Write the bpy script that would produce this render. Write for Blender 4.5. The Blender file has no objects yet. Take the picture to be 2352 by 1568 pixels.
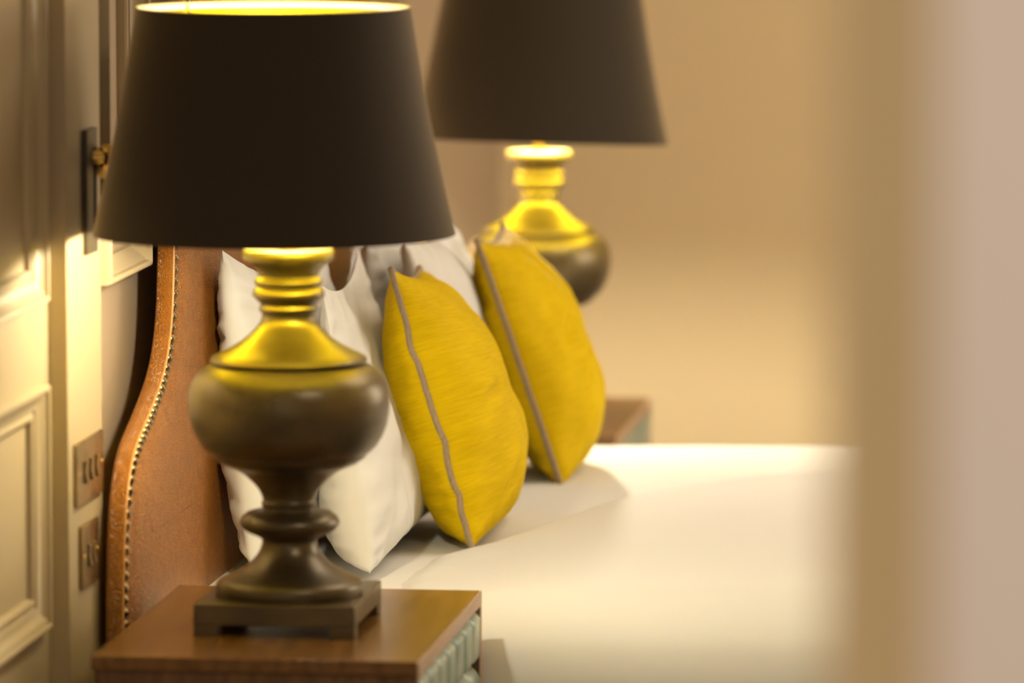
import bpy, bmesh, math, random
from mathutils import Vector, Matrix, noise
S = bpy.context.scene
COL = S.collection
R = math.radians

# ---------------------------------------------------------------- camera
cam_d = bpy.data.cameras.new('camera')
cam_d.lens = 200.0; cam_d.sensor_width = 36.0; cam_d.sensor_fit = 'HORIZONTAL'
cam_d.clip_start = 0.1; cam_d.clip_end = 60
cam_d.dof.use_dof = True; cam_d.dof.focus_distance = 7.72; cam_d.dof.aperture_fstop = 3.0
cam = bpy.data.objects.new('camera', cam_d); COL.objects.link(cam)
cam.location = (1.40, 0.0, 1.6824)
cam.rotation_euler = (R(90 - 5.9594), 0, R(7.0468))
S.camera = cam

# ---------------------------------------------------------------- world, lights, exposure
W = bpy.data.worlds.new('world'); S.world = W; W.use_nodes = True
W.node_tree.nodes['Background'].inputs[0].default_value = (1.0, 0.87, 0.70, 1)
W.node_tree.nodes['Background'].inputs[1].default_value = 0.54

def area(name, loc, rot, sx, sy, power, col):
    d = bpy.data.lights.new(name, 'AREA'); d.shape = 'RECTANGLE'; d.size = sx; d.size_y = sy
    d.energy = power; d.color = col
    o = bpy.data.objects.new(name, d); COL.objects.link(o); o.location = loc; o.rotation_euler = rot
    return o
WARM = (1.0, 0.85, 0.65)
area('ceiling_light_over_bed', (1.9, 8.2, 2.66), (0, 0, 0), 1.6, 1.6, 25, WARM)
area('ceiling_light_by_door', (1.9, 4.6, 2.66), (0, 0, 0), 1.0, 1.0, 22, WARM)
area('doorway_fill_light', (2.3, 0.9, 2.5), (R(25), 0, 0), 0.8, 0.8, 31, (1.0, 0.86, 0.70))  # unseen fill added on the camera side to brighten the doorway wall and casing
area('right_fill_light', (3.36, 9.5, 1.5), (0, R(90), 0), 1.5, 1.8, 32, (1.0, 0.90, 0.78))  # unseen fill added at the right wall to lighten the shades; no window there
S.view_settings.view_transform = 'Standard'; S.view_settings.look = 'None'
S.view_settings.exposure = 0.27; S.view_settings.gamma = 1.0
try: S.view_settings.use_curve_mapping = False
except Exception: pass
NEAR_BULB, FAR_BULB = 640.0, 2100.0
BULB_COL = (1.0, 0.90, 0.70)
S.cycles.max_bounces = 8; S.cycles.diffuse_bounces = 4; S.cycles.glossy_bounces = 4
S.cycles.sample_clamp_indirect = 6.0
S.cycles.caustics_reflective = True

# ---------------------------------------------------------------- material helpers
def mat(name, col, rough=0.5, metal=0.0, col2=None, nscale=8.0, stretch=(1, 1, 1), coords='Object', bump=0.0,
        bscale=None, bstretch=None, sheen=0.0, sheen_col=None, coat=0.0, spec=0.5, detail=4.0, contrast=(0.35, 0.65), voronoi=None):
    m = bpy.data.materials.new(name); m.use_nodes = True
    nt = m.node_tree; N = nt.nodes; L = nt.links; b = N['Principled BSDF']
    b.inputs['Base Color'].default_value = (*col, 1); b.inputs['Roughness'].default_value = rough
    b.inputs['Metallic'].default_value = metal; b.inputs['Specular IOR Level'].default_value = spec
    if sheen:
        b.inputs['Sheen Weight'].default_value = sheen; b.inputs['Sheen Roughness'].default_value = 0.4
        if sheen_col: b.inputs['Sheen Tint'].default_value = (*sheen_col, 1)
    if coat: b.inputs['Coat Weight'].default_value = coat; b.inputs['Coat Roughness'].default_value = 0.15
    tc = N.new('ShaderNodeTexCoord')
    def ntex(sc, st):
        mp = N.new('ShaderNodeMapping'); mp.inputs['Scale'].default_value = st
        L.new(tc.outputs[coords], mp.inputs[0])
        t = N.new('ShaderNodeTexNoise'); t.inputs['Scale'].default_value = sc; t.inputs['Detail'].default_value = detail
        L.new(mp.outputs[0], t.inputs['Vector']); return t
    if col2:
        t = ntex(nscale, stretch); r = N.new('ShaderNodeValToRGB')
        r.color_ramp.elements[0].position = contrast[0]; r.color_ramp.elements[0].color = (*col, 1)
        r.color_ramp.elements[1].position = contrast[1]; r.color_ramp.elements[1].color = (*col2, 1)
        L.new(t.outputs['Fac'], r.inputs[0]); L.new(r.outputs[0], b.inputs['Base Color'])
    if bump:
        bp = N.new('ShaderNodeBump'); bp.inputs['Strength'].default_value = bump; bp.inputs['Distance'].default_value = 0.002
        if voronoi:
            t = N.new('ShaderNodeTexVoronoi'); t.feature = 'DISTANCE_TO_EDGE'; t.inputs['Scale'].default_value = voronoi
            L.new(tc.outputs[coords], t.inputs['Vector']); L.new(t.outputs['Distance'], bp.inputs['Height'])
            bp.inputs['Distance'].default_value = 0.02
        else:
            t = ntex(bscale or nscale, bstretch or stretch); L.new(t.outputs['Fac'], bp.inputs['Height'])
        L.new(bp.outputs[0], b.inputs['Normal'])
    return m

M = {}
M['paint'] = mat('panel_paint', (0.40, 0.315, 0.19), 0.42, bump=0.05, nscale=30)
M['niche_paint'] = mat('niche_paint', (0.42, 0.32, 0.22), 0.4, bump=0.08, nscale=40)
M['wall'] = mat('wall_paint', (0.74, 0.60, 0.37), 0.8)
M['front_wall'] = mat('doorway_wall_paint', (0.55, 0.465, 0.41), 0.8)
M['casing'] = mat('doorway_casing_paint', (0.88, 0.67, 0.37), 0.7)
M['ceiling'] = mat('ceiling_paint', (0.8, 0.75, 0.66), 0.9)
M['carpet'] = mat('carpet', (0.20, 0.16, 0.12), 0.95, col2=(0.27, 0.22, 0.17), nscale=200, bump=0.4)
M['lamp_body'] = mat('aged_bronze_wood', (0.084, 0.062, 0.032), 0.33, 0.6, col2=(0.165, 0.125, 0.060), nscale=9,
                     stretch=(1, 1, 2.2), contrast=(0.42, 0.75), bump=0.05, spec=0.9)
M['shade'] = mat('black_fabric', (0.032, 0.024, 0.016), 0.85, bump=0.25, bscale=260, sheen=0.62, sheen_col=(0.9, 0.74, 0.55), spec=0.2)
M['gold'] = mat('gold_foil', (0.97, 0.82, 0.02), 0.26, 1.0, col2=(0.95, 0.84, 0.06), nscale=7, bump=0.35, bscale=14)
M['rim'] = mat('shade_rim_tape', (0.75, 0.66, 0.5), 0.7)
M['brass'] = mat('brass', (0.80, 0.55, 0.16), 0.3, 1.0)
M['plate'] = mat('antique_brass_plate', (0.48, 0.36, 0.17), 0.30, 1.0, col2=(0.30, 0.215, 0.10), nscale=18, bump=0.05)
M['darkmetal'] = mat('dark_bronze', (0.10, 0.08, 0.06), 0.45, 0.6)
M['slot'] = mat('black_slot', (0.006, 0.005, 0.004), 0.6)
M['wood'] = mat('walnut_top', (0.120, 0.056, 0.016), 0.24, col2=(0.200, 0.098, 0.030), nscale=5, stretch=(14, 1.2, 8), detail=8, bump=0.06, spec=0.45)
M['woodv'] = mat('walnut_side', (0.085, 0.040, 0.014), 0.5, col2=(0.17, 0.085, 0.03), nscale=6, stretch=(16, 16, 1.2), detail=8, bump=0.1)
M['woodedge'] = mat('walnut_front_frame', (0.42, 0.27, 0.16), 0.45, col2=(0.50, 0.33, 0.20), nscale=7, stretch=(4, 1, 20), bump=0.05)
M['teal'] = mat('silver_teal_leaf', (0.22, 0.31, 0.26), 0.38, 0.3, col2=(0.42, 0.46, 0.37), nscale=14, bump=0.1)
M['leather'] = mat('tan_leather', (0.265, 0.092, 0.009), 0.36, col2=(0.33, 0.122, 0.014), nscale=60, bump=0.55, voronoi=330, spec=0.5)
M['welt'] = mat('leather_welt', (0.55, 0.27, 0.09), 0.35)
M['nail'] = mat('antique_nail', (0.30, 0.22, 0.10), 0.28, 1.0, col2=(0.16, 0.11, 0.06), nscale=120)
M['cotton'] = mat('white_cotton', (0.67, 0.66, 0.63), 0.75, bump=0.35, nscale=11, stretch=(1, 1, 1), detail=3, sheen=0.1, spec=0.25)
M['duvet'] = mat('white_duvet_cotton', (0.71, 0.70, 0.67), 0.8, bump=0.25, nscale=7, stretch=(1, 1.6, 1), detail=3, spec=0.2)
M['sheet'] = mat('white_sheet', (0.74, 0.72, 0.68), 0.8, bump=0.25, nscale=14, spec=0.2)
M['divan'] = mat('divan_fabric', (0.30, 0.22, 0.15), 0.9, bump=0.3, nscale=150)
M['piping'] = mat('taupe_cord', (0.26, 0.19, 0.115), 0.8, bump=0.8, bscale=1.0, bstretch=(400, 400, 60), col2=(0.36, 0.27, 0.17), nscale=1, stretch=(500, 500, 80))

def velvet():
    m = mat('mustard_velvet', (0.70, 0.41, 0.004), 0.7, sheen=0.12, sheen_col=(1.0, 0.78, 0.03), spec=0.08)
    nt = m.node_tree; N = nt.nodes; L = nt.links; b = N['Principled BSDF']
    tc = N.new('ShaderNodeTexCoord'); mp = N.new('ShaderNodeMapping'); mp.inputs['Scale'].default_value = (5, 95, 1)
    L.new(tc.outputs['UV'], mp.inputs[0])
    t = N.new('ShaderNodeTexNoise'); t.inputs['Scale'].default_value = 1.6; t.inputs['Detail'].default_value = 6
    L.new(mp.outputs[0], t.inputs['Vector'])
    t2 = N.new('ShaderNodeTexNoise'); t2.inputs['Scale'].default_value = 5; t2.inputs['Detail'].default_value = 3
    L.new(tc.outputs['UV'], t2.inputs['Vector'])
    mx = N.new('ShaderNodeMath'); mx.operation = 'MULTIPLY_ADD'; mx.inputs[1].default_value = 0.6
    L.new(t.outputs['Fac'], mx.inputs[0])
    m2 = N.new('ShaderNodeMath'); m2.operation = 'MULTIPLY'; m2.inputs[1].default_value = 0.4
    L.new(t2.outputs['Fac'], m2.inputs[0]); L.new(m2.outputs[0], mx.inputs[2])
    r = N.new('ShaderNodeValToRGB')
    r.color_ramp.elements[0].position = 0.36; r.color_ramp.elements[0].color = (0.55, 0.375, 0.001, 1)
    r.color_ramp.elements[1].position = 0.64; r.color_ramp.elements[1].color = (0.70, 0.485, 0.002, 1)
    L.new(mx.outputs[0], r.inputs[0]); L.new(r.outputs[0], b.inputs['Base Color'])
    bp = N.new('ShaderNodeBump'); bp.inputs['Strength'].default_value = 0.32; bp.inputs['Distance'].default_value = 0.003
    L.new(t.outputs['Fac'], bp.inputs['Height']); L.new(bp.outputs[0], b.inputs['Normal'])
    return m
M['velvet'] = velvet()

def bulb_mat(name, strength):
    m = bpy.data.materials.new(name); m.use_nodes = True
    b = m.node_tree.nodes['Principled BSDF']
    b.inputs['Base Color'].default_value = (0.9, 0.85, 0.7, 1)
    b.inputs['Emission Color'].default_value = (*BULB_COL, 1); b.inputs['Emission Strength'].default_value = strength
    return m

# ---------------------------------------------------------------- mesh helpers
def link(name, bm, m, parent=None, smooth=None, bevel=0.0):
    me = bpy.data.meshes.new(name); bmesh.ops.recalc_face_normals(bm, faces=bm.faces[:]); bm.to_mesh(me); bm.free()
    if m: me.materials.append(m)
    if smooth is not None:
        me.shade_smooth()
        me.set_sharp_from_angle(angle=R(smooth))
    o = bpy.data.objects.new(name, me); COL.objects.link(o)
    if parent: o.parent = parent
    if bevel:
        b = o.modifiers.new('bevel', 'BEVEL'); b.width = bevel; b.segments = 3; b.limit_method = 'ANGLE'; b.angle_limit = R(40)
        me.shade_smooth(); me.set_sharp_from_angle(angle=R(35))
    return o
def box(bm, x0, x1, y0, y1, z0, z1):
    v = [bm.verts.new((x, y, z)) for z in (z0, z1) for y in (y0, y1) for x in (x0, x1)]
    for f in ((0, 1, 3, 2), (4, 6, 7, 5), (0, 4, 5, 1), (1, 5, 7, 3), (3, 7, 6, 2), (2, 6, 4, 0)):
        bm.faces.new([v[i] for i in f])
def lathe(bm, prof, seg=96, c=(0, 0), close=False):
    rings = []
    for r, z in prof:
        if r < 1e-6: rings.append([bm.verts.new((c[0], c[1], z))])
        else: rings.append([bm.verts.new((c[0] + r * math.cos(2 * math.pi * k / seg), c[1] + r * math.sin(2 * math.pi * k / seg), z)) for k in range(seg)])
    n = len(rings)
    for i in range(n if close else n - 1):
        a, b = rings[i], rings[(i + 1) % n]
        for k in range(seg):
            k2 = (k + 1) % seg
            if len(a) == 1 and len(b) == 1: continue
            if len(a) == 1: bm.faces.new((a[0], b[k], b[k2]))
            elif len(b) == 1: bm.faces.new((a[k], a[k2], b[0]))
            else: bm.faces.new((a[k], a[k2], b[k2], b[k]))
def tube(bm, pts, r, seg=10, closed=False):
    rings = []; n = len(pts)
    for i, p in enumerate(pts):
        a = pts[(i - 1) % n] if (closed or i > 0) else pts[i]
        b = pts[(i + 1) % n] if (closed or i < n - 1) else pts[i]
        t = (b - a).normalized()
        ref = Vector((0.97, 0.2, 0.1)) if abs(t.x) < 0.9 else Vector((0, 0, 1))
        u = t.cross(ref).normalized(); w = t.cross(u)
        rings.append([bm.verts.new(p + u * r * math.cos(2 * math.pi * k / seg) + w * r * math.sin(2 * math.pi * k / seg)) for k in range(seg)])
    for i in range(n if closed else n - 1):
        a, b = rings[i], rings[(i + 1) % n]
        for k in range(seg):
            bm.faces.new((a[k], a[(k + 1) % seg], b[(k + 1) % seg], b[k]))
    if not closed:
        bm.faces.new(rings[0]); bm.faces.new(rings[-1])
def tag(o, label=None, cat=None, group=None, kind=None):
    if label: o['label'] = label
    if cat: o['category'] = cat
    if group: o['group'] = group
    if kind: o['kind'] = kind
    return o
def empty(name, loc, label, cat, group=None):
    o = bpy.data.objects.new(name, None); COL.objects.link(o); o.location = loc
    o.empty_display_size = 0.05
    return tag(o, label, cat, group)
def copy_tree(o, parent=None):
    c = o.copy(); COL.objects.link(c)
    if parent: c.parent = parent
    for ch in list(o.children): copy_tree(ch, c)
    return c
def sm(a, b, x):
    t = max(0.0, min(1.0, (x - a) / (b - a))); return t * t * (3 - 2 * t)
def interp(tab, x):
    if x <= tab[0][0]: return tab[0][1]
    for (a, va), (b, vb) in zip(tab, tab[1:]):
        if x <= b: return va + (vb - va) * (x - a) / (b - a)
    return tab[-1][1]

# ================================================================ the setting
def structure(name, bm, m, bevel=0.0, smooth=None):
    return tag(link(name, bm, m, bevel=bevel, smooth=smooth), kind='structure')
bm = bmesh.new(); box(bm, -0.3, 4.6, -0.6, 11.5, -0.1, 0.0); structure('floor', bm, M['carpet'])
bm = bmesh.new(); box(bm, -0.3, 4.6, 2.7, 11.5, 2.7, 2.8); structure('ceiling', bm, M['ceiling'])
bm = bmesh.new(); box(bm, -0.3, 4.6, 11.35, 11.5, 0, 2.7); structure('wall_back', bm, M['wall'])
bm = bmesh.new(); box(bm, 3.4, 3.6, 2.921, 11.35, 0, 2.7); structure('wall_right', bm, M['wall'])
bm = bmesh.new(); box(bm, 1.270, 4.6, 2.69, 2.92, 0, 2.7); structure('wall_front', bm, M['front_wall'])
bm = bmesh.new(); box(bm, 1.2035, 1.34, 2.921, 2.96, 0, 2.7); structure('trim_1', bm, M['casing'])
bm = bmesh.new(); box(bm, 0.05, 3.39, 11.33, 11.35, 0, 0.14); structure('baseboard_back', bm, M['front_wall'])

# wall_left: panelled wall nearer the camera, pilaster, bed niche behind the headboard, pilaster beyond
Z0, Z1, Z2 = 0.602, 0.906, 1.006      # outer levels of the panel frames
frames_y = [(6.07, 6.817), (5.22, 5.97), (4.37, 5.12), (3.52, 4.27)]
bm = bmesh.new()
box(bm, -0.25, -0.036, 3.0, 6.857, 0, 2.7)
def stile(y0, y1, z0, z1): box(bm, -0.0361, -0.024, y0, y1, z0, z1)
e = 0.02
ys = [3.0] + [v for f in reversed(frames_y) for v in f] + [6.857]
for i in range(0, len(ys), 2):
    a, b = ys[i] - (e if i else 0), ys[i + 1] + (e if i + 1 < len(ys) - 1 else 0)
    stile(a, b, 0.0, 2.7)
for a, b in frames_y:
    for z0, z1 in ((0, Z0 + e), (Z1 - e, Z2 + e), (2.45, 2.7)): stile(a + e, b - e, z0, z1)
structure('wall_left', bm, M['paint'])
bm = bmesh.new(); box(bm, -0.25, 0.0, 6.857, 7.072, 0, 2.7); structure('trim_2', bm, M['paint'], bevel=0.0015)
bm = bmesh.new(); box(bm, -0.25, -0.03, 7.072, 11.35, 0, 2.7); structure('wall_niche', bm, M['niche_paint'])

PROF = [(0.0, 0.0), (0.001, 0.0065), (0.0035, 0.0085), (0.0085, 0.0085), (0.0105, 0.006), (0.0125, 0.0065), (0.014, 0.0095), (0.020, 0.0115),
        (0.026, 0.0150), (0.0305, 0.0195), (0.0315, 0.0180), (0.0335, 0.0180), (0.0345, 0.0225), (0.0375, 0.0240), (0.0405, 0.0235), (0.0425, 0.0200), (0.043, 0.0)]
def moulding(bm, y0, y1, z0, z1, x, k=1.0, wk=1.0):
    """mitred rectangular frame; y0..z1 are the OUTER edges"""
    wmax = PROF[-1][0] * wk; loops = []
    for w, h in PROF:
        d = wmax - w * wk
        loops.append([bm.verts.new((x + h * k, yy, zz)) for yy, zz in ((y0 + d, z0 + d), (y1 - d, z0 + d), (y1 - d, z1 - d), (y0 + d, z1 - d))])
    for a, b in zip(loops, loops[1:]):
        for k2 in range(4): bm.faces.new((a[k2], a[(k2 + 1) % 4], b[(k2 + 1) % 4], b[k2]))
n = 3
for i, (a, b) in enumerate(frames_y):
    bm = bmesh.new(); moulding(bm, a, b, Z0, Z1, -0.036)
    structure('trim_%d' % n, bm, M['paint'], smooth=28); n += 1
    bm = bmesh.new(); moulding(bm, a, b, Z2, 2.47, -0.036)
    structure('trim_%d' % n, bm, M['paint'], smooth=28); n += 1
bm = bmesh.new(); moulding(bm, 7.098, 7.385, 1.0, 2.3, -0.03, k=1.62); structure('trim_%d' % n, bm, M['paint'], smooth=28); n += 1

# ================================================================ table lamps
PX = 0.0005425
def zz(y): return (1437 - y) * PX
sil = [(101, 573.5), (104, 577), (105, 590), (103, 597), (95, 601), (88, 607), (79, 614), (72, 624), (69, 634), (71, 638), (76, 641), (78.5, 646.5), (77, 652), (74, 656), (73.5, 659),
       (77, 662), (81, 669), (83, 676), (82, 679), (75, 686), (66, 695), (63.5, 699), (64, 702), (67, 705), (67.5, 709), (66, 714), (62, 718), (60.5, 722), (61, 728),
       (65, 740), (72, 749), (83, 761), (95, 772), (108, 782), (125, 793), (144, 803), (162, 811), (176, 818), (180, 824), (179, 829), (176, 831), (174, 833),
       (178, 835), (188, 839), (203, 849), (216, 863), (225, 880), (230, 900), (231, 925), (229, 950), (224, 975), (214, 1000), (200, 1022), (185, 1036), (178, 1040), (177, 1045),
       (172, 1050), (160, 1058), (156, 1061), (140, 1067), (120, 1076), (104, 1086), (91, 1098), (79, 1110), (69, 1123), (63, 1136), (60.5, 1144), (61, 1148), (64, 1151), (63.5, 1157), (61, 1162),
       (62, 1167), (78, 1169), (96, 1174), (109, 1183), (115, 1193), (115, 1201), (109, 1211), (96, 1219), (80, 1226), (67, 1232), (63, 1237), (62, 1243), (64, 1249), (66, 1257),
       (73, 1270), (84, 1283), (96, 1294), (110, 1304), (128, 1314), (146, 1322), (160, 1328), (167, 1334), (169, 1341), (169, 1360), (166, 1364)]
def make_lamp(loc, label, bulb_strength, group):
    t = empty('table_lamp', loc, label, 'lamp', group)
    bm = bmesh.new()
    prof = [(0, zz(573.0)), (30 * PX, zz(573.0)), (92 * PX, zz(572.6))] + [(r * 0.5396e-3, zz(y)) for r, y in sil] + [(0, zz(1364))]
    lathe(bm, prof, 128)
    o = link('lamp_body', bm, M['lamp_body'], t, smooth=40)
    # square plinth standing on four corner feet
    bm = bmesh.new(); box(bm, -0.104, 0.096, -0.098, 0.128, 0.0135, 0.0405)
    link('plinth', bm, M['lamp_body'], t, bevel=0.002)
    for sx in (0, 1):
        for sy in (0, 1):
            bm = bmesh.new(); x0 = -0.1035 if sx == 0 else 0.0655; y0 = -0.0975 if sy == 0 else 0.0975
            box(bm, x0, x0 + 0.030, y0, y0 + 0.030, 0.0, 0.0145)
            link('foot', bm, M['lamp_body'], t, bevel=0.001)
    # brass stem, lamp holder and bulb
    bm = bmesh.new()
    lathe(bm, [(0, 0.467), (0.018, 0.467), (0.018, 0.4705), (0.0085, 0.473), (0.0085, 0.489), (0.0165, 0.491), (0.0165, 0.512), (0.014, 0.514), (0, 0.514)], 32)
    link('lamp_holder', bm, M['brass'], t, smooth=40)
    bm = bmesh.new()
    prof = [(0, 0.512), (0.013, 0.512), (0.0135, 0.519)]
    for k in range(0, 13):
        a = -1.05 + k * (math.pi / 2 + 1.05) / 12
        prof.append((0.0265 * math.cos(a), 0.5425 + 0.0265 * math.sin(a)))
    prof[-1] = (0, prof[-1][1])
    lathe(bm, prof, 24)
    link('bulb', bm, bulb_mat('lit_bulb', bulb_strength), t, smooth=60)
    return t
SB, ST = 0.2247, 0.1690          # shade radii
SZB, SZT = 0.4845, 0.7645        # shade heights above the table
def make_shade(t, off, tilt=(0, 0, 0)):
    bm = bmesh.new()
    prof = []
    for k in range(0, 25):
        f = k / 24; r = SB + (ST - SB) * f - 0.0035 * math.sin(math.pi * f)
        prof.append((r, SZB + (SZT - SZB) * f - SZB))
    lathe(bm, [(prof[0][0] - 0.0012, 0.0)] + prof + [(ST - 0.0016, SZT - SZB)], 128)
    sh = link('lamp_shade', bm, M['shade'], t, smooth=50)
    sh.location = (off[0], off[1], SZB + off[2]); sh.rotation_euler = tilt
    bm = bmesh.new()
    lathe(bm, [(r - 0.0018, z + 0.0004 if i == 0 else z) for i, (r, z) in enumerate(prof)], 128)
    tag(link('shade_lining', bm, M['gold'], sh, smooth=50), 'gold foil lining')
    bm = bmesh.new()
    H = SZT - SZB
    lathe(bm, [(ST - 0.0035, H - 0.008), (ST - 0.0022, H - 0.001), (ST - 0.0010, H + 0.0008), (ST + 0.0002, H - 0.0003), (ST - 0.001, H - 0.002)], 128, close=True)
    tag(link('shade_rim', bm, M['rim'], sh, smooth=60), 'cream tape along the top rim')
    bm = bmesh.new(); zc = H - 0.022
    for k in range(3):
        a = R(20 + 120 * k)
        tube(bm, [Vector((0.016 * math.cos(a), 0.016 * math.sin(a), zc)), Vector((0.09 * math.cos(a), 0.09 * math.sin(a), zc - 0.004)),
                  Vector(((ST - 0.012) * math.cos(a), (ST - 0.012) * math.sin(a), zc + 0.004)), Vector(((ST - 0.004) * math.cos(a), (ST - 0.004) * math.sin(a), zc + 0.016))], 0.0018, 8)
    tube(bm, [Vector((0.018 * math.cos(k * math.pi / 8), 0.018 * math.sin(k * math.pi / 8), zc)) for k in range(16)], 0.003, 8, closed=True)
    # harp wires from the lamp holder up to the ring
    for s in (-1, 1):
        tube(bm, [Vector((0.012 * s - off[0], -off[1], 0.004)), Vector((0.045 * s - off[0], -off[1], 0.03)), Vector((0.050 * s - off[0] * 0.5, 0, 0.12)), Vector((0.034 * s, 0, zc - 0.03)), Vector((0.012 * s, 0, zc))], 0.0016, 8)
    tag(link('shade_fitter', bm, M['brass'], sh, smooth=50), 'brass wire fitter')
    return sh
lampA = make_lamp((0.271, 6.889, 0.600), 'black-shaded table lamp on the near nightstand, square plinth fully in view', NEAR_BULB, 'bedside table lamps')
make_shade(lampA, (-0.0225, 0.030, 0.0))
lampB = make_lamp((0.240, 9.765, 0.519), 'farther black-shaded table lamp partly hidden behind a mustard cushion', FAR_BULB, 'bedside table lamps')
make_shade(lampB, (-0.001, 0.0, 0.0), (-0.058, 0.02, 0))

# ================================================================ nightstands
def make_nightstand(loc, label):
    """origin: floor, back-left-near corner; 0.397 deep (x), 0.585 wide (y), 0.60 high"""
    t = empty('nightstand', loc, label, 'nightstand', 'nightstands beside the bed')
    Wd, Dp, Ht = 0.585, 0.397, 0.60
    bm = bmesh.new(); box(bm, 0, Dp - 0.0032, 0, Wd, Ht - 0.017, Ht); link('top_board', bm, M['wood'], t, bevel=0.0012)
    for nm, y0, y1 in (('side_panel', 0.004, 0.020), ('side_panel', Wd - 0.020, Wd - 0.004)):
        bm = bmesh.new(); box(bm, 0.003, Dp - 0.004, y0, y1, 0.06, Ht - 0.0171); link(nm, bm, M['woodv'], t, bevel=0.001)
    bm = bmesh.new()
    box(bm, 0.003, 0.015, 0.0201, Wd - 0.0201, 0.06, Ht - 0.0171); link('back_panel', bm, M['woodv'], t)
    bm = bmesh.new(); box(bm, 0.02, Dp - 0.02, 0.02, Wd - 0.02, 0.0, 0.0599); link('plinth', bm, M['woodv'], t)
    bm = bmesh.new()
    box(bm, Dp - 0.003, Dp, 0.0, Wd, Ht - 0.019, Ht - 0.0002)
    box(bm, Dp - 0.003, Dp, 0.0, 0.008, 0.06, Ht - 0.019); box(bm, Dp - 0.003, Dp, Wd - 0.014, Wd, 0.06, Ht - 0.019)
    box(bm, Dp - 0.003, Dp, 0.008, Wd - 0.014, 0.06, 0.075)
    tag(link('face_frame', bm, M['woodedge'], t, bevel=0.0008), 'paler wooden edge around the drawer fronts')
    # fluted drawer fronts: seven scalloped flutes each
    hs = [(0.512, 0.580), (0.40, 0.508), (0.285, 0.396), (0.18, 0.281), (0.078, 0.176)]
    for z0, z1 in hs:
        bm = bmesh.new(); nf = 7; y0, y1 = 0.010, Wd - 0.020; ny = 84; nz = 12; g = []
        for i in range(ny + 1):
            f = i / ny; y = y0 + (y1 - y0) * f; ph = (f * nf) % 1.0
            if i == ny: ph = 1.0
            rise = 0.014 * sm(0.0, 0.26, ph) * (1.0 - sm(0.94, 1.0, ph))
            col = []
            for j in range(nz + 1):
                q = j / nz; z = z0 + (z1 - z0) * q
                arch = min(1.0, max(0.0, (1 - abs(2 * q - 1) ** 14)))
                arch *= min(1.0, (1 - sm(0.84, 1.0, q) * (0.15 + 0.9 * abs(ph - 0.5))))
                x = Dp - 0.017 + 0.001 + rise * arch + 0.003 * arch
                col.append(bm.verts.new((x, y, z)))
            g.append(col)
        for i in range(ny):
            for j in range(nz): bm.faces.new((g[i][j], g[i + 1][j], g[i + 1][j + 1], g[i][j + 1]))
        box(bm, Dp - 0.022, Dp - 0.0165, y0, y1, z0, z1)
        link('drawer', bm, M['teal'], t, smooth=45)['label'] = 'silvery teal fluted drawer front'
    return t
ns = make_nightstand((0.072, 6.630, 0.0), 'walnut nightstand with fluted teal drawers holding the nearer lamp')
ns2 = copy_tree(ns); ns2.location = (0.004, 9.538, -0.081)
ns2['label'] = 'farther walnut nightstand showing just its corner beyond the bed'
# the farther stand is a little lower: its plinth is shortened to stand on the floor
for ch in list(ns2.children):
    if ch.name.startswith('plinth'):
        bm = bmesh.new(); box(bm, 0.02, 0.377, 0.02, 0.565, 0.081, 0.0899); bpy.data.objects.remove(ch)
        ch = link('plinth', bm, M['woodv'], ns2)
    elif ch.name.startswith('drawer'):
        zmin = min(v.co.z for v in ch.data.vertices)
        if zmin < 0.1: bpy.data.objects.remove(ch)
for ch in list(ns2.children):
    if ch.name.startswith(('side_panel', 'back_panel', 'face_frame')):
        ch.data = ch.data.copy()
        for v in ch.data.vertices:
            if v.co.z < 0.0755: v.co.z += 0.03

# ================================================================ bed
bed = empty('bed', (1.04, 8.25, 0.0), 'bed with tall nail-studded tan leather headboard beside the panelled wall', 'bed')
def bedpart(name, bm, m, **k):
    o = link(name, bm, m, None, **k); o.parent = bed; o.location = (-1.04, -8.25, 0.0); return o
BY0, BY1 = 7.30, 9.22
bm = bmesh.new(); box(bm, 0.062, 2.02, BY0 + 0.02, BY1 - 0.02, 0.04, 0.29); bedpart('divan_base', bm, M['divan'], bevel=0.01)
# mattress in its white sheet, slightly rumpled at the pillows
bm = bmesh.new()
nx, ny = 100, 100; top = []
for i in range(nx + 1):
    row = []
    for j in range(ny + 1):
        x = 0.045 + (2.02 - 0.045) * i / nx; y = BY0 + (BY1 - BY0) * j / ny
        ed = min(1, min(y - BY0, BY1 - y, x + 0.01) / 0.04); ed = max(0, ed)
        z = 0.545 - 0.03 * (1 - math.sqrt(max(0, 1 - (1 - ed) ** 2)))
        z += 0.0018 * noise.noise(Vector((x * 9, y * 5, 3))) * ed
        row.append(bm.verts.new((x, y, z)))
    top.append(row)
for i in range(nx):
    for j in range(ny): bm.faces.new((top[i][j], top[i + 1][j], top[i + 1][j + 1], top[i][j + 1]))
per = [top[i][0] for i in range(nx + 1)] + [top[nx][j] for j in range(1, ny + 1)] + [top[i][ny] for i in range(nx - 1, -1, -1)] + [top[0][j] for j in range(ny - 1, 0, -1)]
low = [bm.verts.new((v.co.x, v.co.y, 0.291)) for v in per]
for k in range(len(per)):
    k2 = (k + 1) % len(per); bm.faces.new((per[k], per[k2], low[k2], low[k]))
bm.faces.new(low)
tag(bedpart('mattress', bm, M['sheet'], smooth=50), 'mattress in a white sheet')

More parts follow.
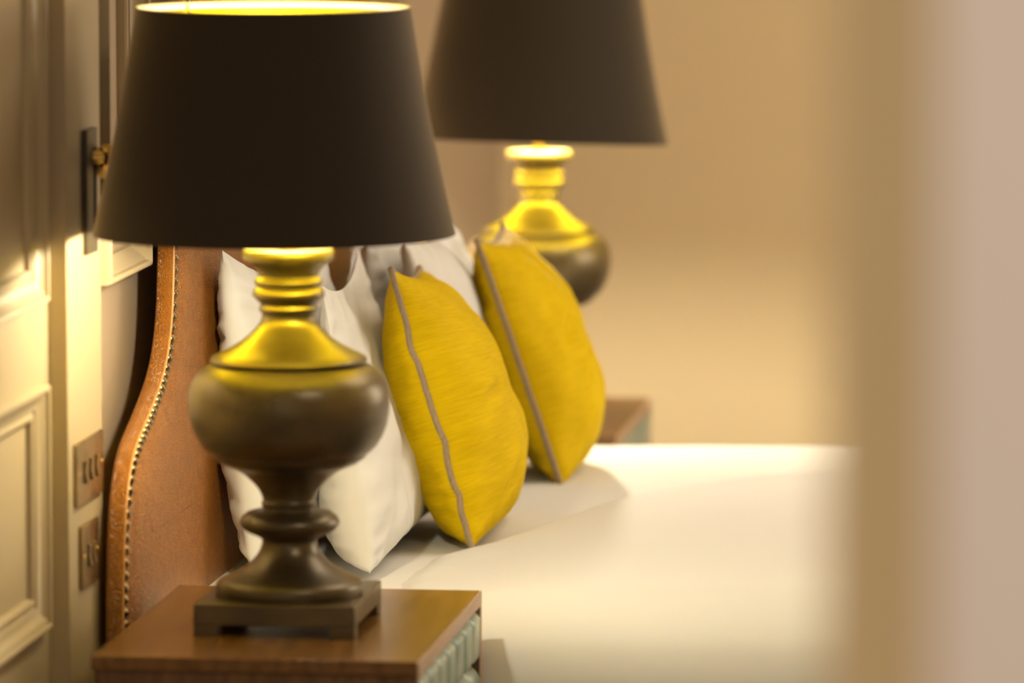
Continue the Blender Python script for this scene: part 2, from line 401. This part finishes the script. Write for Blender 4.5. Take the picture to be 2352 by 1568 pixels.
# headboard: outline in the y-z plane, camera-side half measured, mirrored about the bed's middle
half = [(7.018, 0.05), (7.018, 0.35), (7.020, 0.50), (7.021, 0.576), (7.024, 0.620), (7.032, 0.670), (7.044, 0.718), (7.060, 0.748), (7.083, 0.775), (7.120, 0.797), (7.165, 0.812),
        (7.210, 0.826), (7.255, 0.842), (7.295, 0.858), (7.328, 0.876), (7.352, 0.897), (7.370, 0.922), (7.382, 0.951), (7.388, 0.985), (7.392, 1.02), (7.396, 1.12), (7.400, 1.26), (7.412, 1.30),
        (7.44, 1.335), (7.50, 1.36), (7.65, 1.375), (7.95, 1.385), (8.275, 1.39)]
CY = 8.275
# resample densely
def resample(pts, step):
    out = [pts[0]]; acc = 0.0
    for a, b in zip(pts, pts[1:]):
        L_ = (b - a).length; d = step - acc
        while d <= L_: out.append(a + (b - a) * (d / L_)); d += step
        acc = L_ - (d - step)
    return out
hv = [Vector((0, y, z)) for y, z in half]
hv2 = hv + [Vector((0, 2 * CY - v.y, v.z)) for v in reversed(hv[:-1])]
dense = resample(hv2, 0.008)
for _ in range(6):
    dense = [dense[0]] + [(dense[i - 1] + dense[i] * 2 + dense[i + 1]) / 4 for i in range(1, len(dense) - 1)] + [dense[-1]]
HX0, HX1 = 0.012, 0.035
cen = Vector((0, CY, 0.05))
def inward(i, d):
    a = dense[max(0, i - 1)]; b = dense[min(len(dense) - 1, i + 1)]
    t = (b - a).normalized(); nrm = Vector((0, t.z, -t.y))   # points into the board
    return dense[i] + nrm * d
bm = bmesh.new()
steps = [(0.004, HX0), (0.0, HX0 + 0.003), (0.0, HX1 - 0.006), (0.0015, HX1 - 0.002), (0.0045, HX1), (0.013, HX1 - 0.0035), (0.020, HX1 - 0.0015), (0.030, HX1 + 0.003), (0.045, HX1 + 0.0075), (0.075, HX1 + 0.011), (0.13, HX1 + 0.012)]
rows = []
for d, x in steps:
    rows.append([bm.verts.new(Vector((x, 0, 0)) + Vector((0, inward(i, d).y, max(0.05, inward(i, d).z)))) for i in range(len(dense))])
for a, b in zip(rows, rows[1:]):
    for i in range(len(dense) - 1): bm.faces.new((a[i], a[i + 1], b[i + 1], b[i]))
# closing fields, front (soft bulge) and back, as strips between mirrored points
m_ = len(dense)
def field(row, off):
    prev = None
    hn = m_ // 2
    for i in range(hn + 1):
        a, b = row[i], row[m_ - 1 - i]
        if a is b: cur = [a]
        else:
            mid = [bm.verts.new(a.co.lerp(b.co, f) + Vector((off * math.sin(math.pi * f) ** 0.5 * 0.4, 0, 0))) for f in (0.1, 0.3, 0.5, 0.7, 0.9)]
            cur = [a] + mid + [b]
        if prev is not None:
            if len(cur) == len(prev):
                for k in range(len(cur) - 1): bm.faces.new((prev[k], prev[k + 1], cur[k + 1], cur[k]))
            else: bm.faces.new(prev + [cur[0]])
        prev = cur
field(rows[-1], 0.004); field(rows[0], 0.0)
hb = bedpart('headboard', bm, M['leather'], smooth=60)
hb['label'] = 'tan leather headboard with a row of domed nails'
# welt line along the front arris
bm = bmesh.new()
tube(bm, [Vector((HX1 - 0.0005, inward(i, 0.0035).y, inward(i, 0.0035).z)) for i in range(0, m_)], 0.0016, 8)
w = link('welt', bm, M['welt'], hb, smooth=60)
# nails
def nail_bm(bm, c):
    prof = [(0.0074, 0.0), (0.0073, 0.002), (0.0063, 0.0042), (0.0045, 0.0060), (0.0021, 0.0070), (0, 0.0072)]
    prev = None; seg = 16
    for r, h in prof:
        if r == 0: cur = [bm.verts.new(c + Vector((h, 0, 0)))]
        else: cur = [bm.verts.new(c + Vector((h, r * math.cos(2 * math.pi * k / seg), r * math.sin(2 * math.pi * k / seg)))) for k in range(seg)]
        if prev:
            for k in range(seg):
                if len(cur) == 1: bm.faces.new((prev[k], prev[(k + 1) % seg], cur[0]))
                else: bm.faces.new((prev[k], prev[(k + 1) % seg], cur[(k + 1) % seg], cur[k]))
        prev = cur
path = [Vector((HX1 - 0.0022, inward(i, 0.0125).y, inward(i, 0.0125).z)) for i in range(m_)]
path = [p for p in path if p.z > 0.30]
npts = resample(path, 0.0158)
bm0 = bmesh.new(); nail_bm(bm0, Vector((0, 0, 0)))
first = link('nail', bm0, M['nail'], hb, smooth=60)
rest = bmesh.new(); k = 0
vis = [i for i, p in enumerate(npts) if p.y < 7.45 and p.z < 1.16]
rnd = random.Random(4)
for i, p in enumerate(npts):
    if i in vis:
        o = first if k == 0 else first.copy()
        if k: COL.objects.link(o); o.parent = hb
        o.location = p + Vector((rnd.uniform(-.0004, .0004), rnd.uniform(-.0006, .0006), rnd.uniform(-.0006, .0006))); o.rotation_euler = (rnd.uniform(0, 6), rnd.uniform(-.12, .12), rnd.uniform(-.12, .12)); k += 1
    else: nail_bm(rest, p)
tag(link('nail_trim', rest, M['nail'], hb, smooth=60), kind='stuff')

# ================================================================ duvet
ridge = [(0.30, 7.70), (0.37, 7.83), (0.47, 8.10), (0.578, 8.35), (0.70, 8.49), (0.89, 8.62), (1.3, 8.72), (2.1, 8.78)]
ZP = 0.034
def duvet_z(x, y):
    yr = sum(interp(ridge, x + d_) for d_ in (-0.12, -0.08, -0.04, 0.0, 0.04, 0.08, 0.12)) / 7
    near = 0.552 + ZP * sm(0.30, 0.60, x)
    dv = y - yr
    val = 0.541 + 0.005 * sm(0.4, 0.9, x) + 0.013 * sm(0.10, 0.50, dv)
    f = sm(0.0, 0.16, dv)
    z = near * (1 - f) + val * f
    far = 0.001 * sm(8.72, 9.02, y) * sm(0.33, 0.45, x)
    z += far - 0.014 * sm(8.75, 9.1, y)
    z += 0.0022 * noise.noise(Vector((x * 3.1, y * 2.3, 1.7))) + 0.0010 * noise.noise(Vector((x * 9, y * 6, 5)))
    # small creases near the head edge
    hd = 1 - sm(0.30, 0.52, x)
    z += hd * 0.0032 * noise.noise(Vector((x * 14, y * 22, 9)))
    z -= 0.014 * (1 - sm(0.0, 0.045 + 0.02 * noise.noise(Vector((0.5, y * 9, 2))), x - 0.295))
    return z
bm = bmesh.new(); nx, ny = 170, 190; X0, X1 = 0.295, 2.06; Y0, Y1 = 7.228, 9.262
RAD = 0.055
def edge_fall(y):
    """profile across the bed: param s from the near hem, over the top, to the far hem"""
    pass
cols = []
s_list = []
drop = 0.30
nd = 26
for j in range(nd): s_list.append(('n', j / nd))
for j in range(ny + 1): s_list.append(('t', j / ny))
for j in range(1, nd + 1): s_list.append(('f', j / nd))
for i in range(nx + 1):
    x = X0 + (X1 - X0) * i / nx
    col = []
    for kind, q in s_list:
        fold = 0.006 * noise.noise(Vector((x * 4.0, 2.0, q))) + 0.004 * math.sin(x * 13 + 1.5 * math.sin(x * 5))
        if kind == 't':
            y = Y0 + (Y1 - Y0) * q
            z = duvet_z(x, y)
            rn = RAD + 0.11; dn = y - Y0
            if dn < rn: z -= rn * 0.62 * (1 - math.sqrt(max(0, 1 - (1 - dn / rn) ** 2)))
            dn = Y1 - y
            if dn < RAD: z -= RAD * 0.75 * (1 - math.sqrt(max(0, 1 - (1 - dn / RAD) ** 2)))
        else:
            edge_y = Y0 if kind == 'n' else Y1
            zt = duvet_z(x, edge_y) - (RAD * 0.75 if kind == 'f' else (RAD + 0.11) * 0.62)
            g = (1 - q) if kind == 'n' else q
            z = zt - drop * g
            out = (-1 if kind == 'n' else 1) * (0.004 * sm(0, .3, g) + abs(fold) * sm(0.1, 0.9, g))
            if kind == 'n': out = 0.035 * sm(0, 1, g) + 0.3 * out * sm(0.55, 0.8, x)
            y = edge_y + out
        # foot rounding
        df = X1 - x
        if df < RAD and kind == 't': z -= RAD * 0.7 * (1 - math.sqrt(max(0, 1 - (1 - df / RAD) ** 2)))
        col.append(bm.verts.new((x, y, z)))
    cols.append(col)
for i in range(nx):
    for j in range(len(s_list) - 1):
        bm.faces.new((cols[i][j], cols[i + 1][j], cols[i + 1][j + 1], cols[i][j + 1]))
# foot drop
prev = cols[-1]
for k in range(1, 14):
    cur = [bm.verts.new((X1 + 0.006 + 0.006 * math.sin(v.co.y * 12), v.co.y, min(v.co.z, 0.55 - drop * k / 13) if v.co.z > 0.55 - drop * k / 13 else v.co.z)) for v in cols[-1]]
    for j in range(len(cur) - 1): bm.faces.new((prev[j], prev[j + 1], cur[j + 1], cur[j]))
    prev = cur
duv = link('duvet', bm, M['duvet'], smooth=80)
sol = duv.modifiers.new('solid', 'SOLIDIFY'); sol.thickness = 0.003; sol.offset = 1.0
tag(duv, 'thick white duvet spread over the bed below the cushions', 'duvet')

# ================================================================ pillows and cushions
def pad(name, NB, NT, FB, FT, tf, tb, m, seed=0, k=0.05, kt=None, pw=2.2, ex=0.5, wr=0.0015, folds=(), sag=0.12, n=64, ear=0.0, creases=()):
    """soft pad between four seam corners (near/far, bottom/top); tf, tb: bulge to the front and back"""
    NB, NT, FB, FT = map(Vector, (NB, NT, FB, FT))
    U = ((FB - NB) + (FT - NT)).normalized(); V = ((NT - NB) + (FT - FB)).normalized()
    Nn = V.cross(U).normalized()
    if Nn.x < 0: Nn = -Nn
    origin = (NB + NT + FB + FT) / 4
    def seam(a, b):
        a2 = a * (1 - k * (1 - b * b)); b2 = b * (1 - ((kt if b > 0 else k) if kt is not None else k) * (1 - a * a))
        u = (a2 + 1) / 2; v = (b2 + 1) / 2
        p = (NB * (1 - u) + FB * u) * (1 - v) + (NT * (1 - u) + FT * u) * v
        for (v0, amp, wd, side) in creases:
            if side == 'n': p = p + Nn * amp * math.exp(-((b - v0) / wd) ** 2) * max(0, -a) ** 4
        return p
    bm = bmesh.new(); uvl = bm.loops.layers.uv.new('UVMap')
    def warp(t): return math.sin(t * math.pi / 2) * 0.72 + t * 0.28
    F, B = {}, {}
    for i in range(n + 1):
        for j in range(n + 1):
            a = warp(-1 + 2 * i / n); b = warp(-1 + 2 * j / n)
            p = seam(a, b)
            edge = (i in (0, n)) or (j in (0, n))
            if edge: F[i, j] = B[i, j] = bm.verts.new(p - origin); continue
            sh = ((1 - abs(a) ** pw) ** ex) * ((1 - abs(b) ** pw) ** ex)
            sh *= 1 + sag * (-b)
            ea = min(1 - abs(a), 1 - abs(b))
            w = sm(0, 0.12, ea)
            for s, D, T in ((1, F, tf), (-1, B, tb)):
                t = T * sh
                t += w * wr * noise.noise(Vector((a * 2.2 + seed, b * 2.2 + s * 3, seed * 1.7))) * 2.0
                t += w * wr * 0.6 * noise.noise(Vector((a * 6 + seed, b * 6, s + seed)))
                # radiating seam puckers
                t += wr * 1.2 * sm(0, 0.05, ea) * (1 - sm(0.08, 0.35, ea)) * noise.noise(Vector((a * 14 if abs(b) > abs(a) else 0.5, b * 14 if abs(a) >= abs(b) else 0.5, seed + s)))
                for (fa, fb, ang, ln, wd, dep, fs) in folds:
                    if fs != s: continue
                    da, db = a - fa, b - fb
                    al = da * math.cos(ang) + db * math.sin(ang); ac = -da * math.sin(ang) + db * math.cos(ang) + 0.25 * al * al
                    if 0 < al < ln:
                        g = math.sin(math.pi * al / ln)
                        t += -dep * g * math.exp(-(ac / wd) ** 2) + 0.55 * dep * g * math.exp(-((ac - 1.9 * wd) / (1.6 * wd)) ** 2)
                D[i, j] = bm.verts.new(p + Nn * s * max(t, 0.0006) - origin)
    for D in (F, B):
        for i in range(n):
            for j in range(n):
                vs = [D[i, j], D[i + 1, j], D[i + 1, j + 1], D[i, j + 1]]
                f = bm.faces.new(vs)
                for lp, (ii, jj) in zip(f.loops, ((i, j), (i + 1, j), (i + 1, j + 1), (i, j + 1))): lp[uvl].uv = (ii / n, jj / n)
    o = link(name, bm, m, smooth=75); o.location = origin
    path = []
    for t in range(n): path.append(seam(-1, warp(-1 + 2 * t / n)))
    for t in range(n): path.append(seam(warp(-1 + 2 * t / n), 1))
    for t in range(n): path.append(seam(1, warp(1 - 2 * t / n)))
    for t in range(n): path.append(seam(warp(1 - 2 * t / n), -1))
    o['category'] = 'pillow'
    return o, [p - origin for p in path]

PW = dict(m=M['cotton'], k=0.05, wr=0.0055, n=60, pw=3.2, ex=0.5)
p1, _ = pad('pillow', (0.112, 7.55, 0.572), (0.072, 7.55, 1.008), (0.115, 8.27, 0.575), (0.085, 8.27, 1.00), 0.062, 0.055, seed=1, kt=0.26,
            folds=[(-0.95, 0.25, -0.5, 0.7, 0.05, 0.006, -1), (-0.9, -0.55, 0.5, 0.6, 0.06, 0.006, -1)], **PW)
tag(p1, 'nearest white pillow standing against the leather headboard', 'pillow', 'white pillows')
p2, _ = pad('pillow', (0.262, 7.62, 0.560), (0.197, 7.62, 0.955), (0.262, 8.27, 0.562), (0.145, 8.30, 0.945), 0.030, 0.066, seed=2, kt=0.15, sag=0.75, **PW)
tag(p2, 'white pillow between the near lamp and the near mustard cushion', 'pillow', 'white pillows')
p3, _ = pad('pillow', (0.135, 8.40, 0.572), (0.140, 8.42, 0.948), (0.12, 9.08, 0.575), (0.10, 9.08, 0.965), 0.05, 0.045, seed=3, kt=0.12, **PW)
tag(p3, 'white pillow farthest back, its bright top just under the near lampshade', 'pillow', 'white pillows')
p4, _ = pad('pillow', (0.310, 8.36, 0.566), (0.200, 8.38, 0.955), (0.315, 9.03, 0.570), (0.165, 9.03, 0.935), 0.055, 0.045, seed=4, kt=0.12, **PW)
tag(p4, 'brightly lit white pillow between the two mustard cushions', 'pillow', 'white pillows')

CW = dict(m=M['velvet'], k=0.035, kt=0.09, wr=0.0045, n=80, pw=2.35, ex=0.56)
def cushion(label, seed, piping_label=None, **kw):
    d = dict(CW); d.update(kw)
    o, path = pad('cushion', seed=seed, **d)
    tag(o, label, 'cushion', 'mustard velvet cushions')
    bm = bmesh.new()
    pts = [p + Vector((0.0010 * noise.noise(p * 60 + Vector((seed, 0, 0))), 0, 0.0010 * noise.noise(p * 70))) for p in path]
    tube(bm, pts, 0.0046, 10, closed=True)
    tag(link('piping', bm, M['piping'], o, smooth=60), 'taupe corded piping')
    return o
folds1 = [(-0.97, 0.02, -0.05, 0.55, 0.026, 0.0055, -1), (-0.80, -0.08, 0.28, 0.55, 0.04, 0.0095, 1), (-0.70, -0.80, 0.62, 0.55, 0.045, 0.0100, 1),
          (-0.9, 0.42, 0.1, 0.3, 0.03, 0.003, 1), (-0.85, 0.86, -0.5, 0.5, 0.05, 0.007, 1), (-0.85, 0.30, -0.1, 0.5, 0.05, 0.004, 1)]
cushion('nearer mustard velvet cushion with taupe piping, sharply in view', 11, NB=(0.363, 7.923, 0.553), NT=(0.248, 7.923, 0.949), FB=(0.362, 8.285, 0.552), FT=(0.233, 8.323, 0.915),
        tf=0.097, tb=0.080, folds=folds1, creases=[(-0.25, 0.005, 0.10, 'n'), (0.45, -0.004, 0.1, 'n'), (-0.62, 0.004, 0.05, 'n')])
folds2 = [(-0.75, 0.0, 0.5, 0.6, 0.06, 0.010, 1), (-0.6, -0.4, 0.7, 0.6, 0.06, 0.010, 1), (-0.8, 0.85, -0.35, 0.6, 0.05, 0.008, 1)]
cushion('farther mustard velvet cushion leaning in front of the far lamp', 23, NB=(0.411, 8.621, 0.552), NT=(0.280, 8.621, 0.930), FB=(0.395, 8.977, 0.550), FT=(0.275, 8.981, 0.926),
        tf=0.095, tb=0.074, folds=folds2)

# ================================================================ wall fittings
def switch(name, y0, y1, z0, z1, rockers, label):
    t = empty(name, (0.0, (y0 + y1) / 2, (z0 + z1) / 2), label, 'light switch', 'brass light switches')
    w, h = (y1 - y0) / 2, (z1 - z0) / 2
    bm = bmesh.new(); box(bm, 0.0002, 0.0055, -w, w, -h, h); link('switch_plate', bm, M['plate'], t, bevel=0.0016)
    for ry in rockers:
        bm = bmesh.new()
        pts = [(0.005, -0.014), (0.0105, -0.014), (0.0075, 0.0), (0.0095, 0.014), (0.005, 0.014)]
        f1 = [bm.verts.new((x, -0.0065, z)) for x, z in pts]; f2 = [bm.verts.new((x, 0.0065, z)) for x, z in pts]
        bm.faces.new(f1); bm.faces.new(f2)
        for a in range(5): bm.faces.new((f1[a], f1[(a + 1) % 5], f2[(a + 1) % 5], f2[a]))
        o = link('rocker', bm, M['plate'], t, bevel=0.001); o.location = (0, ry, 0.0)
    for s in (-1, 1):
        bm = bmesh.new(); lathe(bm, [(0.0036, 0), (0.0034, 0.0009), (0, 0.0013)], 16)
        o = link('screw', bm, M['brass'], t, smooth=50); o.rotation_euler = (0, R(90), 0); o.location = (0.0055, s * (w - 0.011), 0)
    return t
switch('light_switch', 6.886, 7.054, 0.743, 0.822, (-0.036, 0.0, 0.036), 'wide brass switch plate with three rockers, the upper of two')
switch('light_switch', 6.916, 7.020, 0.636, 0.715, (-0.013, 0.013), 'narrow brass switch plate below the three-rocker one')

rl = empty('reading_light', (0.0, 6.990, 1.130), 'slotted bronze wall reading light half hidden by the near lampshade', 'wall light')
bm = bmesh.new()
for b_ in ((0.0003, 0.0065, -0.032, 0.006, -0.078, 0.078), (0.0003, 0.0065, 0.022, 0.032, -0.078, 0.078), (0.0003, 0.0065, 0.006, 0.022, 0.048, 0.078), (0.0003, 0.0065, 0.006, 0.022, -0.078, -0.055)):
    box(bm, *b_)
link('backplate', bm, M['darkmetal'], rl)
bm = bmesh.new(); box(bm, 0.0003, 0.002, 0.006, 0.022, -0.055, 0.048); tag(link('slot', bm, M['slot'], rl), 'black slot')
bm = bmesh.new(); tube(bm, [Vector((0.002, 0.012, 0.041)), Vector((0.022, 0.014, 0.041))], 0.0085, 20)
tube(bm, [Vector((0.0155, 0.014, 0.041)), Vector((0.019, 0.016, 0.041))], 0.013, 24)
link('pivot', bm, M['brass'], rl, smooth=40)
bm = bmesh.new(); lathe(bm, [(0, 0.0), (0.012, 0.0), (0.0135, 0.004), (0.021, 0.045), (0.0195, 0.046), (0.012, 0.006), (0, 0.006)], 32)
o = link('light_head', bm, M['brass'], rl, smooth=40); o.location = (0.020, 0.018, 0.046); o.rotation_euler = (R(-112), R(12), 0)
